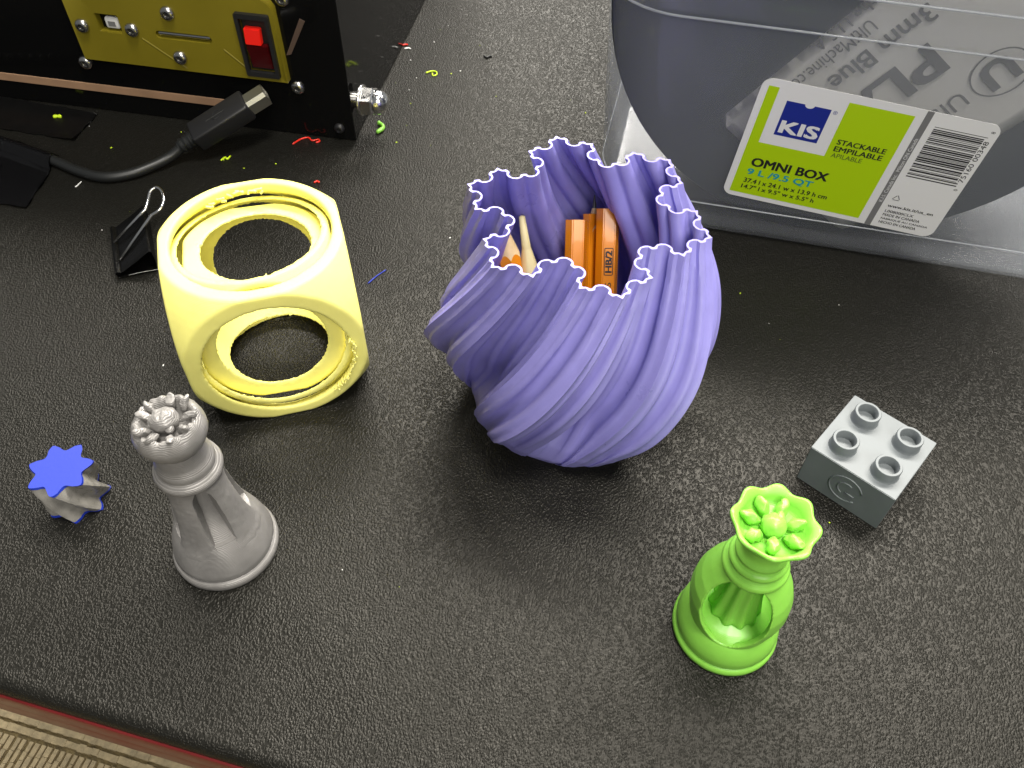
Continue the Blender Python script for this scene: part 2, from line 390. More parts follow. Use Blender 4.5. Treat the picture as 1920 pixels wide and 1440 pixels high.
# ------------------------------------------------------------------ 3D printer
def build_printer():
    RZ = math.atan2(-0.1626, 0.9867)
    t = thing('printer', 'black acrylic machine with yellow plate and lit red switch behind the cable', 'machine', (-82.6, 372.3, 0), RZ)
    bm = bmesh.new(); box(bm, -300, 0, 0, 6, 0.3, 170, 0.4); obj('front_panel', bm, 'black_acrylic', t)
    bm = bmesh.new(); box(bm, -6.3, -0.6, 6.2, 260, 0.6, 170, 0.4); obj('side_panel', bm, 'black_acrylic', t)
    bm = bmesh.new(); box(bm, -294, -6.5, 6.2, 255, 3, 8); obj('floor_panel', bm, 'black_acrylic', t)
    bm = bmesh.new(); box(bm, -294, -64, -0.5, 0.6, 11.3, 15.7, 0.2); obj('tan_strip', bm, 'tan', t)  # plain tan band set slightly proud along the foot of the panel
    # yellow plate with openings, standing 4 mm proud
    fr = Matrix.Rotation(PI / 2, 4, 'X')            # (x, y, z) -> (x, -z, y)
    poly = [(-134.3, 31.9), (-29.0, 31.6), (-29.2, 68.5), (-31, 71.2), (-40, 76), (-134.3, 76)]
    base = prism(bmesh.new(), poly, 0.15, 4.0, fr)
    def cut(x0, x1, z0, z1): return box(bmesh.new(), x0, x1, -9, 3, z0, z1)
    slot = prism(bmesh.new(), rrect(-91, -63, 48.1, 51.9, 1.85), -3, 9, fr)
    pl = solid(base, cuts=[cut(-119.8, -108.5, 48.4, 57.0), cut(-46.9, -32.6, 36.2, 64.8), slot])
    bmesh.ops.bevel(pl, geom=[e for e in pl.edges if e.calc_length() > 3 and all(abs(v.co.y + 4.0) < 0.01 for v in e.verts)], offset=0.35, segments=2, affect='EDGES')
    plate = obj('yellow_plate', pl, 'plate', t, sharp=35)
    # two shallow diagonal raised lines on the plate
    for a, b in (((-58, 46), (-43.8, 33.4)), ((-99, 47), (-80, 33.5))):
        bm = bmesh.new(); d = Vector((b[0] - a[0], 0, b[1] - a[1])).normalized(); n = Vector((-d.z, 0, d.x)) * 0.45
        A = Vector((a[0], -4.0, a[1])); B = Vector((b[0], -4.0, b[1])); o = Vector((0, -0.25, 0))
        v = [bm.verts.new(p) for p in (A - n, A + n, B + n, B - n, A + o, B + o)]
        bm.faces.new((v[0], v[4], v[5], v[3])); bm.faces.new((v[4], v[1], v[2], v[5])); bm.faces.new((v[0], v[1], v[4])); bm.faces.new((v[3], v[5], v[2]))
        obj('ridge', bm, 'plate', plate)
    # square socket behind its opening
    bm = bmesh.new(); box(bm, -116.5, -109.5, -3.0, -0.2, 49.6, 55.0, 0.9); s = obj('usb_socket', bm, 'paper', t, sharp=40)
    bm = bmesh.new(); box(bm, -114.8, -111.2, -3.3, -2.9, 51.0, 53.4, 0.1); obj('socket_tongue', bm, 'mid_ink', s)
    bm = bmesh.new(); tube(bm, [(-90, -1.8, 50.0), (-64.2, -1.8, 50.0)], 1.35, 12); obj('slot_rod', bm, 'steel', t, sharp=40)
    # rocker switch
    fo = rrect(-48.0, -31.5, 34.7, 66.0, 0.8, 3)
    sw = solid(prism(bmesh.new(), fo, 4.1, 6.2, fr), cuts=[cut(-46.2, -33.3, 37.2, 63.6)])
    swo = obj('switch', sw, 'black_plastic', t, sharp=35)
    bm = bmesh.new(); box(bm, -46.0, -33.5, -3.2, -0.3, 37.4, 63.4); obj('switch_well', bm, 'dark', swo)
    def slab(pts, th, mat, name):
        bm = bmesh.new()
        f = [bm.verts.new((x, y, z)) for x, y, z in pts]; g = [bm.verts.new((x, y + th, z)) for x, y, z in pts]
        bm.faces.new(f); bm.faces.new(g[::-1])
        for i in range(4):
            j = (i + 1) % 4; bm.faces.new((f[i], f[j], g[j], g[i]))
        bmesh.ops.bevel(bm, geom=bm.edges[:], offset=0.35, segments=2, affect='EDGES')
        return obj(name, bm, mat, swo, sharp=35)
    slab([(-44.4, -7.6, 52.0), (-36.6, -7.6, 52.0), (-36.6, -6.4, 59.4), (-44.4, -6.4, 59.4)], 3.0, 'red_lit', 'lit_rocker')
    slab([(-44.6, -5.0, 39.0), (-34.2, -5.0, 39.0), (-34.2, -7.2, 51.6), (-44.6, -7.2, 51.6)], 3.4, 'red_dark', 'rocker')
    # socket-head screws
    def screw(x, z, y=-4.0, r=3.5, mat='steel'):
        m = Matrix.Translation((x, y, z)) @ fr
        bm = lathe(bmesh.new(), [(0, -0.2), (r, -0.2), (r, 0.35), (r * .93, 1.1), (r * .75, 1.75), (r * .52, 2.05), (r * .46, 2.05), (r * .44, 1.0), (0, 1.0)], 24, m)
        s = obj('screw', bm, mat, t, sharp=45)
        bm = lathe(bmesh.new(), [(0, 1.02), (r * .42, 1.02), (r * .42, 1.1), (0, 1.1)], 6, m); obj('hex_recess', bm, 'dark', s)
    for x, z in ((-128.4, 50.1), (-102.7, 50.8), (-81.6, 61.3), (-81.9, 39.0)): screw(x, z)
    for x, z in ((-137.6, 27.6), (-26.0, 27.6), (-25.2, 72.2)): screw(x, z, -0.1)
    screw(-7.8, 6.9, -0.05, 2.7, 'black_plastic')
    bm = bmesh.new(); prism(bm, [(-28.6, 44.4), (-26.0, 45.2), (-16.2, 62.6), (-18.6, 63.6)], 0.02, 0.35, fr); obj('inner_reflection', bm, 'reflection_bar', t)  # dull bar painted on the panel in place of the acrylic's inner reflections
    # chromed cap nut on the side
    ax = Matrix.Translation((0, 7.5, 19.5)) @ Matrix.Rotation(PI / 2, 4, 'Y')
    bm = lathe(bmesh.new(), [(0, -1), (4.0, -1), (4.0, 3), (0, 3)], 24, ax); n = obj('cap_nut', bm, 'steel', t, sharp=40)
    bm = lathe(bmesh.new(), [(0, 2.6), (7.4, 2.6), (7.7, 2.9), (7.7, 3.6), (7.4, 4.0), (0, 4.0)], 40, ax); obj('washer', bm, 'steel', n, sharp=40)
    bm = lathe(bmesh.new(), [(0, 4.02), (7.0, 4.02), (7.4, 4.5), (7.4, 9.2), (6.6, 10.2), (0, 10.2)], 6, ax); obj('nut_hexagon', bm, 'chrome', n)
    pr = [(5.9, 9.6), (6.0, 11.0)] + [(6.0 * math.cos(a), 11.3 + 5.9 * math.sin(a)) for a in [k * PI / 2 / 10 for k in range(1, 10)]] + [(0, 17.2)]
    bm = lathe(bmesh.new(), [(0, 9.6)] + pr, 32, ax); obj('nut_dome', bm, 'chrome', n, smooth=True)
build_printer()

# ------------------------------------------------------------------ clear storage bin, its label, the spool inside
BIN_RZ = math.atan2(-0.2076, 0.978)
def build_bin():
    t = thing('storage_bin', 'clear plastic storage bin with lime green printed label', 'storage bin', (93.8, 306.6, 0), BIN_RZ)
    k = math.tan(math.radians(3))
    def ring(z, o, r):
        return [(x, y, z) for x, y in rrect(-59 - o, 165 + o, -o, 350 + o, r, 10)]
    lv = [(0.2, -5, 26), (1.2, -2.2, 28), (3, -1.2, 29), (16.5, -0.6, 29), (18.0, 16.5 * k, 30), (20, 20 * k, 30)]
    for z in (35, 50, 65, 80, 95, 102): lv.append((z, z * k, 30 + z * .02))
    lv += [(103.6, 103 * k + .2, 32), (105.2, 105 * k + 1.6, 33), (107, 107 * k + 1.8, 33), (113, 113 * k + 1.8, 33), (118.6, 118 * k + 1.9, 33), (120.6, 120 * k + 3.4, 34), (122, 122 * k + 3.6, 34), (136, 136 * k + 3.8, 34),
           (137.5, 137 * k + 8, 38), (139, 139 * k + 8.6, 38)]
    bm = bmesh.new(); R = []
    for z, o, r in lv: R.append([bm.verts.new(p) for p in ring(z, o, r)])
    inner = [(z + (1.4 if i == 0 else 0.7 if i < 3 else 0), o - 1.3, max(r - 1.3, 2)) for i, (z, o, r) in enumerate(lv)][::-1]
    for z, o, r in inner: R.append([bm.verts.new(p) for p in ring(min(z, 138.2), o, r)])
    n = len(R[0])
    for a, b in zip(R, R[1:]):
        for i in range(n): bm.faces.new((a[i], a[(i + 1) % n], b[(i + 1) % n], b[i]))
    bm.faces.new(R[0][::-1]); bm.faces.new(R[-1])
    obj('bin_body', bm, 'bin', t, sharp=60)
    for z, o_, r_, th in ((17.2, 16.5 * k - .1, 30, .35), (104.6, 105 * k + 1.5, 33, .5), (120.2, 120 * k + 3.3, 34, .55)):
        loop = [Vector(p) for p in ring(z, o_, r_)]; bm = bmesh.new(); tube(bm, loop + [loop[0]], th, 8); obj('highlight_bead', bm, 'bead', t, smooth=True)  # milkier beads added so the ledges show bright highlight lines
    # printed sticker on the front wall: local x along the label, y up the wall, z out of it
    ph = math.radians(3); W = Matrix(((1, 0, 0, 0), (0, -math.sin(ph), -math.cos(ph), 0), (0, math.cos(ph), -math.sin(ph), 0), (0, 0, 0, 1)))
    L = W @ Matrix.Translation((-2.6, 25.2, 0)) @ Matrix.Rotation(math.radians(-4.65), 4, 'Z')
    bm = bmesh.new(); prism(bm, rrect(-0.4, 91.3, 0, 59.2, 4.2), 0.12, 0.3, L); st = obj('label_sticker', bm, 'paper', t)
    def part(name, mat, build, z=0.34):
        bm = bmesh.new(); build(bm); return obj(name, bm, mat, st)
    def green(bm):
        for q in ([(2.4, 2.3), (6.6, 2.3), (6.6, 55.9), (2.4, 55.9)], [(6.6, 2.3), (33.8, 2.3), (33.8, 29.6), (6.6, 29.6)], [(33.8, 2.3), (59.1, 2.3), (59.1, 55.7), (33.8, 55.7)]): flat(bm, q, 0.34, L)
    part('green_panel', 'lime', green)
    def blue(bm):
        top = [(11.1, 51.0)] + [(20.2 - 1.9 * math.cos(a), 51.0 - 1.5 * math.sin(a)) for a in [i * PI / 10 for i in range(11)]] + [(28.7, 51.0)]
        flat(bm, [(11.1, 34.7), (28.7, 34.7)] + top[::-1], 0.34, L)
    part('logo_square', 'navy', blue)
    part('logo_letters', 'paper', lambda bm: words(bm, 'KIS', 12.6, 36.3, 14.9, 5.7, L, bold=0.07, depth=0.40))
    part('registered_mark', 'navy', lambda bm: words(bm, '®', 29.6, 49.2, 1.7, 1.7, L, depth=0.34))
    part('product_name', 'ink', lambda bm: words(bm, 'OMNI BOX', 7.1, 17.4, 32.0, 4.3, L, bold=0.05, depth=0.40))
    part('volume_text', 'teal_ink', lambda bm: words(bm, '9 L /9.5 QT', 6.8, 12.3, 27.8, 3.6, L, bold=0.04, depth=0.40))
    def dims(bm):
        words(bm, '37.4 l x 24.1 w x 13.9 h cm', 6.7, 8.4, 35.9, 2.3, L, bold=0.03, depth=0.40); words(bm, '14.7" l x 9.5" w x 5.5" h', 6.6, 5.1, 31.5, 2.2, L, bold=0.03, depth=0.40)
    part('size_text', 'ink', dims)
    def stk(bm):
        words(bm, 'STACKABLE', 36.2, 36.4, 19.5, 2.4, L, bold=0.035, depth=0.40); words(bm, 'EMPILABLE', 36.2, 33.0, 19.4, 2.4, L, bold=0.035, depth=0.40)
    part('stackable_text', 'ink', stk)
    part('third_text', 'soft_ink', lambda bm: words(bm, 'APILABLE', 36.2, 29.9, 12.5, 2.1, L, depth=0.40))
    part('grey_stripe', 'mid_ink', lambda bm: flat(bm, [(62.5, 0.1), (65.1, 0.1), (65.1, 59.1), (62.5, 59.1)], 0.34, L))
    R90 = lambda x, y: L @ Matrix.Translation((x, y, 0)) @ Matrix.Rotation(PI / 2, 4, 'Z')
    part('stripe_text', 'paper', lambda bm: words(bm, 'K.I.S. Canada Inc.  Milton ON Canada', 0, 0, 33, 1.5, R90(64.6, 13.4), depth=0.40))
    def bars(bm):
        rnd = random.Random(11); y = 28.4
        while y < 53.4:
            w = rnd.choice((0.25, 0.25, 0.5, 0.5, 0.75)); g = rnd.choice((0.28, 0.28, 0.5, 0.75))
            w = min(w, 53.6 - y)
            inset = 0.9 if 30.3 < y < 51.8 else 0.0
            flat(bm, [(67.8, y), (88.2 - inset, y), (88.2 - inset, y + w), (67.8, y + w)], 0.34, L); y += w + g
    part('barcode', 'ink', bars)
    def dig(bm):
        words(bm, '75160 00348', 0, 0, 20.5, 2.0, R90(89.7, 30.8), depth=0.34); words(bm, '0', 0, 0, 0.9, 1.5, R90(89.6, 26.4), depth=0.34); words(bm, '8', 0, 0, 0.9, 1.5, R90(89.6, 55.2), depth=0.34)
    part('barcode_digits', 'ink', dig)
    def tri(bm):
        for q in range(3):
            a0 = PI / 2 + q * 2 * PI / 3; a = (69.3 + 1.9 * math.cos(a0), 16.6 + 1.9 * math.sin(a0)); a1 = a0 + 2 * PI / 3; b = (69.3 + 1.9 * math.cos(a1), 16.6 + 1.9 * math.sin(a1))
            d = Vector((b[0] - a[0], b[1] - a[1])).normalized(); nn = Vector((-d.y, d.x)) * 0.14
            flat(bm, [(a[0] + d.x * .5 - nn.x, a[1] + d.y * .5 - nn.y), (b[0] - d.x * .3 - nn.x, b[1] - d.y * .3 - nn.y), (b[0] - d.x * .3 + nn.x, b[1] - d.y * .3 + nn.y), (a[0] + d.x * .5 + nn.x, a[1] + d.y * .5 + nn.y)], 0.34, L)
    part('recycling_mark', 'ink', tri)
    def small(bm):
        words(bm, 'www.kis.it/us_en', 67.6, 11.4, 19.0, 1.7, L, bold=0.03, depth=0.34)
        for s_, y, w in (('L008000CLX', 8.7, 12), ('MADE IN CANADA', 6.6, 15.6), ('FABRIQUÉ AU CANADA', 4.5, 19.9), ('HECHO EN CANADA', 2.4, 15.8)): words(bm, s_, 67.7, y, w, 1.35, L, bold=0.02, depth=0.34)
    part('small_print', 'ink', small)
build_bin()
def build_spool():
    ca, sa = math.cos(BIN_RZ), math.sin(BIN_RZ)
    u, v = 39, 12
    t = thing('filament_spool', 'dark slate filament spool with pale label standing inside the clear bin', 'spool', (93.8 + u * ca - v * sa, 306.6 + u * sa + v * ca, 1.8), BIN_RZ)
    R = 101; ax = Matrix.Translation((0, 0, R)) @ Matrix.Rotation(-PI / 2, 4, 'X')      # local z -> +y (back)
    for z0, z1 in ((0, 4), (58, 62)):
        bm = lathe(bmesh.new(), [(0, z0), (R - .6, z0), (R, z0 + .6), (R, z1 - .6), (R - .6, z1), (0, z1)], 96, ax); obj('flange', bm, 'spool', t, sharp=40)
    bm = lathe(bmesh.new(), [(26, 4), (40, 4), (40, 58), (26, 58), (26, 4)], 48, ax); obj('hub', bm, 'spool', t, sharp=40)
    prof = []
    for i in range(17): prof.append((76 + 1.2 * (i % 2), 4.6 + i * 3.3))
    bm = lathe(bmesh.new(), [(41, 4.6)] + prof + [(41, 57.4)], 64, ax); obj('filament_coil', bm, 'coil', t, smooth=True)
    # pale label on the front flange; coordinates measured along the front wall (x) and up (y)
    F = Matrix.Translation((-u, 0, -1.8)) @ Matrix.Rotation(PI / 2, 4, 'X')
    ang = math.atan2(-0.807, -0.59)
    # local frame of the sheet: x along the lettering (down left), y = up of letters (to the lower right)
    o = Vector((-11, 52.3)); d = Vector((-0.59, -0.807)); up = Vector((0.807, -0.59))
    SM = F @ Matrix(((d.x, up.x, 0, o.x), (d.y, up.y, 0, o.y), (0, 0, 1, 0), (0, 0, 0, 1)))
    # slightly wavy sheet
    bm = bmesh.new(); nx, ny = 30, 16; g = []
    x0, x1, y0, y1, rr = -135, 0, 0, 82, 5
    for i in range(nx + 1):
        row = []
        for j in range(ny + 1):
            x = x0 + (x1 - x0) * i / nx; y = y0 + (y1 - y0) * j / ny
            if x1 - x < rr and (y < rr or y > y1 - rr):     # rounded corners at the lower end
                cx, cy = x1 - rr, (rr if y < rr else y1 - rr); dd = Vector((x - cx, y - cy)); m_ = max(abs(dd.x), abs(dd.y))
                if dd.length > 0: dd = dd.normalized() * m_; x, y = cx + dd.x, cy + dd.y
            z = 1.1 + 0.2 * math.sin(x * .05 + y * .03)
            row.append(bm.verts.new(SM @ Vector((x, y, z))))
        g.append(row)
    for i in range(nx):
        for j in range(ny): bm.faces.new((g[i][j], g[i + 1][j], g[i + 1][j + 1], g[i][j + 1]))
    bmesh.ops.solidify(bm, geom=bm.faces[:], thickness=0.2)
    sh = obj('label_sheet', bm, 'sheet', t, smooth=True)
    def loc(px, py): w = Vector((px, py)) - o; return w.dot(d), w.dot(up)
    Z = 1.55
    bm = bmesh.new()
    x, y = loc(42, 121); words(bm, 'Made in the U.S.A.', x - 12, y - 2.6, 52, 5.2, SM, z=Z)
    x, y = loc(35, 100.1); words(bm, 'UltiMachine.com', x - 3, y - 2.4, 41, 5.6, SM, z=Z)
    x, y = loc(53.2, 107.5); words(bm, '3mm Blue', x - 3.5, y - 3.6, 43, 7.6, SM, bold=0.02, z=Z)
    x, y = loc(8, 54); words(bm, 'US', x - 7, y - 4, 8, 4.6, SM, z=Z)
    obj('fine_print', bm, 'grey_ink', sh)
    bm = bmesh.new(); x, y = loc(58.7, 85.2); words(bm, 'PLA', x - 9, y - 7.5, 42, 14, SM, bold=0.055, z=Z); obj('bold_print', bm, 'grey_ink', sh)
    bm = bmesh.new(); x, y = loc(87.8, 89.8); words(bm, 'U', x - 5, y - 6.2, 10.5, 11.5, SM, bold=0.055, z=Z)
    pts = [(x + 11 * math.cos(a), y + 9.5 * math.sin(a)) for a in [2 * PI * q / 48 for q in range(48)]]; pin = [(x + 10.4 * math.cos(a), y + 8.9 * math.sin(a)) for a in [2 * PI * q / 48 for q in range(48)]]
    A = [bm.verts.new(SM @ Vector((*p, Z + .05))) for p in pts]; B = [bm.verts.new(SM @ Vector((*p, Z + .05))) for p in pin]
    for q in range(48): bm.faces.new((A[q], A[(q + 1) % 48], B[(q + 1) % 48], B[q]))
    obj('round_emblem', bm, 'grey_ink', sh)
    bm = bmesh.new(); x, y = loc(77.5, 75.1); words(bm, 'Ultimachine', x - 3.5, y - 3.4, 50, 7, SM, z=Z); obj('maker_name', bm, 'grey_ink', sh)
build_spool()

# ------------------------------------------------------------------ purple twisted vase
def koch(it, last=0.55):
    P = [Vector((math.cos(a), math.sin(a))) for a in (PI / 2, PI / 2 - 2 * PI / 3, PI / 2 - 4 * PI / 3)]   # clockwise: bumps go outward
    for level in range(it):
        Q = []; hh = last if level == it - 1 else 1.0
        for i in range(len(P)):
            a, b = P[i], P[(i + 1) % len(P)]; d = (b - a) / 3
            p1 = a + d; p3 = a + d * 2; c60, s60 = 0.5, math.sin(PI / 3)
            p2 = p1 + Vector((d.x * c60 - d.y * s60 * hh, d.x * s60 * hh + d.y * c60))
            if level == it - 1:
                nn = Vector((-d.y, d.x)) * last; Q += [a, p1, p1 + nn + d * .08, p3 + nn - d * .08, p3]
            else: Q += [a, p1, p2, p3]
        P = Q
    return P
def build_vase():
    t = thing('twisted_vase', 'purple twisted pleated vase with star-shaped open rim holding pencils', 'vase', (22, 211.5, 0))
    H = 91.0; P = koch(3)
    sub = 2; Q = []
    for i in range(len(P)):
        a, b = P[i], P[(i + 1) % len(P)]
        for k in range(sub): Q.append(a.lerp(b, k / sub))
    for _ in range(1):
        Q = [(Q[i - 1] + 4 * Q[i] + Q[(i + 1) % len(Q)]) / 6 for i in range(len(Q))]
    n = len(Q); Qs = Q
    for _ in range(5): Qs = [(Qs[i - 1] + 2 * Qs[i] + Qs[(i + 1) % n]) / 4 for i in range(n)]
    # inward offset for the inside face of the wall
    def offs(Q, w):
        out = []
        for i in range(n):
            tg = (Q[(i + 2) % n] - Q[i - 2]).normalized(); out.append(Q[i] + Vector((tg.y, -tg.x)) * w)
        return [(out[i - 1] + out[i] + out[(i + 1) % n]) / 3 for i in range(n)]
    tab = [(0, 36.0), (5, 41.5), (12, 46.8), (22, 51.5), (35, 54.8), (48, 55.0), (60, 52.2), (73, 47.2), (84, 42.3), (91, 40.0)]
    TW = math.radians(62); BASE = [(0, 35.5), (5, 39.5), (12, 42.5), (30, 45.5)]
    def section(z, wall):
        R = smooth_interp(tab, z); k = sstep(-1.0, 30.0, z)
        a = math.radians(43) - PI / 2 - TW * (1 - z / H)
        ca, sa = math.cos(a), math.sin(a); w_ = 0.42 * (1 - sstep(H - 30, H - 1, z)); B = [a_.lerp(b_, w_) for a_, b_ in zip(Q, Qs)]; dp = 0.16 * sstep(10, 35, z) * (1 - sstep(H - 22, H - 4, z)); B = [b_ * (1 - dp * (1 - b_.length)) for b_ in B]; src = B if wall == 0 else offs(B, wall / R); out = []
        for i, q in enumerate(src):
            ql = q.length
            rc = smooth_interp(BASE, min(z, 30.0)) / R - (wall / R if wall else 0)
            target = q / ql * rc * (1.0 + 0.012 * 0)
            p = target.lerp(q, 0.06 + 0.94 * k) * R if z > 0 else target.lerp(q, 0.06) * R
            out.append((p.x * ca - p.y * sa, p.x * sa + p.y * ca, z))
        return out
    verts = []; faces = []; NL = 76
    def add(sec): verts.extend(sec); return len(verts) - len(sec)
    prev = None
    for L in range(NL + 1):
        z = H * (L / NL) ** 1.15
        s = add(section(z, 0))
        if prev is not None:
            for i in range(n): j = (i + 1) % n; faces.append((prev + i, prev + j, s + j, s + i))
        prev = s
    for L in range(NL, -1, -2):
        z = max(H * (L / NL) ** 1.15, 1.2)
        s = add(section(z, 0.85))
        for i in range(n): j = (i + 1) % n; faces.append((prev + i, prev + j, s + j, s + i))
        prev = s
    verts.append((0, 0, 1.2)); c = len(verts) - 1
    for i in range(n): faces.append((prev + i, prev + (i + 1) % n, c))
    verts.append((0, 0, 0)); c = len(verts) - 1
    for i in range(n): faces.append(((i + 1) % n, i, c))
    me = bpy.data.meshes.new('vase_wall'); me.from_pydata([Vector(v) * S for v in verts], [], faces); me.update()
    bm = bmesh.new(); bm.from_mesh(me); bmesh.ops.recalc_face_normals(bm, faces=bm.faces); bm.to_mesh(me); bm.free()
    link_mesh('vase_wall', me, 'purple', t)
    me.set_sharp_from_angle(angle=math.radians(50))
build_vase()

# ------------------------------------------------------------------ pencils in the vase
def pencil(base, top, label, sharpened=False, r=3.7, spin=0.0, text=False, mat='orange', cat='pencil', name='pencil', cone=17, blunt=0.3, f1=0.28):
    b = Vector(base); t_ = Vector(top); ax = t_ - b; Ln = ax.length
    o = thing(name, label, cat, base, group='pencils standing in the purple vase'); o.rotation_mode = 'QUATERNION'
    o.rotation_quaternion = ax.to_track_quat('Z', 'Y') @ Matrix.Rotation(spin, 3, 'Z').to_quaternion()
    hexa = [(r * math.cos(k * PI / 3), r * math.sin(k * PI / 3)) for k in range(6)]
    bm = bmesh.new()
    if sharpened:
        n = 48; R0 = []
        lo = [];
        for k in range(n):
            a = 2 * PI * k / n; m_ = (a % (PI / 3)) - PI / 6 if True else 0
            rr = r * math.cos(PI / 6) / math.cos(((a) % (PI / 3)) - PI / 6)
            zc = Ln - cone * (0.14 + (rr / r)) + 0.0
            lo.append((rr * math.cos(a), rr * math.sin(a), zc))
        bot = [bm.verts.new((x, y, 0)) for x, y, z in lo]; tp = [bm.verts.new(p) for p in lo]
        bm.faces.new(bot[::-1])
        for k in range(n): bm.faces.new((bot[k], bot[(k + 1) % n], tp[(k + 1) % n], tp[k]))
        obj('shaft', bm, mat, o, sharp=25)
        bm = bmesh.new(); a_ = [bm.verts.new(p) for p in lo]
        mid = [bm.verts.new((x * f1, y * f1, Ln - cone * .14 - cone * f1)) for x, y, z in lo]
        for k in range(n): bm.faces.new((a_[k], a_[(k + 1) % n], mid[(k + 1) % n], mid[k]))
        obj('sharpened_cone', bm, 'wood' if mat == 'orange' else mat, o, smooth=True)
        bm = lathe(bmesh.new(), [(r * f1 * .95, Ln - cone * .14 - cone * f1), (blunt, Ln - .6), (blunt * .6, Ln - .3), (0, Ln - .2)], 16); obj('lead_point', bm, 'graphite' if mat == 'orange' else mat, o, smooth=True)
    else:
        prism(bm, hexa, 0, Ln); bmesh.ops.bevel(bm, geom=[e for e in bm.edges if abs(e.verts[0].co.z - e.verts[1].co.z) > 1], offset=0.35, segments=2, affect='EDGES')
        obj('shaft', bm, mat, o, sharp=40)
        bm = lathe(bmesh.new(), [(0, Ln - .05), (1.1, Ln - .05), (1.1, Ln + .12), (0, Ln + .12)], 16); obj('lead_end', bm, 'graphite', o)
    if text:
        apo = r * math.cos(PI / 6) + 0.06
        TM = Matrix(((0, 1, 0, 0), (0, 0, 1, apo), (1, 0, 0, 0), (0, 0, 0, 1)))   # x up the shaft, z out of the face
        bm = bmesh.new(); words(bm, 'HB/2', Ln - 22.5, -1.15, 7.6, 2.3, TM, bold=0.06)
        words(bm, 'CES', Ln - 33.5, -1.1, 7.4, 2.2, TM)
        x0, x1, y0, y1 = Ln - 23.6, Ln - 13.8, -1.65, 1.65
        oo = rrect(x0, x1, y0, y1, .5, 3); ii = rrect(x0 + .28, x1 - .28, y0 + .28, y1 - .28, .3, 3)
        A = [bm.verts.new(TM @ Vector((*p, .05))) for p in oo]; B = [bm.verts.new(TM @ Vector((*p, .05))) for p in ii]
        for q in range(len(A)): bm.faces.new((A[q], A[(q + 1) % len(A)], B[(q + 1) % len(A)], B[q]))
        obj('lettering', bm, 'ink', o)
    return o
pencil((22.5, 190, 5), (21.8, 240, 63), 'unlettered orange pencil in the vase, left of the two wide middle pencils', r=4.1, spin=0.12)
pencil((34, 192, 5), (33, 243, 66), 'orange pencil in the vase printed HB/2 on its side', r=4.3, spin=0.08, text=True)
pencil((29, 199, 5), (27.6, 247, 60), 'orange pencil in the vase squeezed between the two wide middle pencils', r=3.2, spin=0.3)
pencil((8, 200, 4), (-4.4, 229.8, 73.6), 'sharpened orange pencil with bare wood tip at the left of the vase', sharpened=True, r=4.2, spin=0.3, cone=14)
pencil((14, 203, 4), (2.0, 232.5, 71), 'cream pencil with tapering tip beside the sharpened orange pencil', sharpened=True, r=4.9, mat='cream', cone=24, blunt=1.1, f1=0.36)
pencil((30, 206, 5), (28.5, 251, 66), 'grey tipped orange pencil at the back of the vase', sharpened=True, r=3.2, spin=0.2, cone=12)

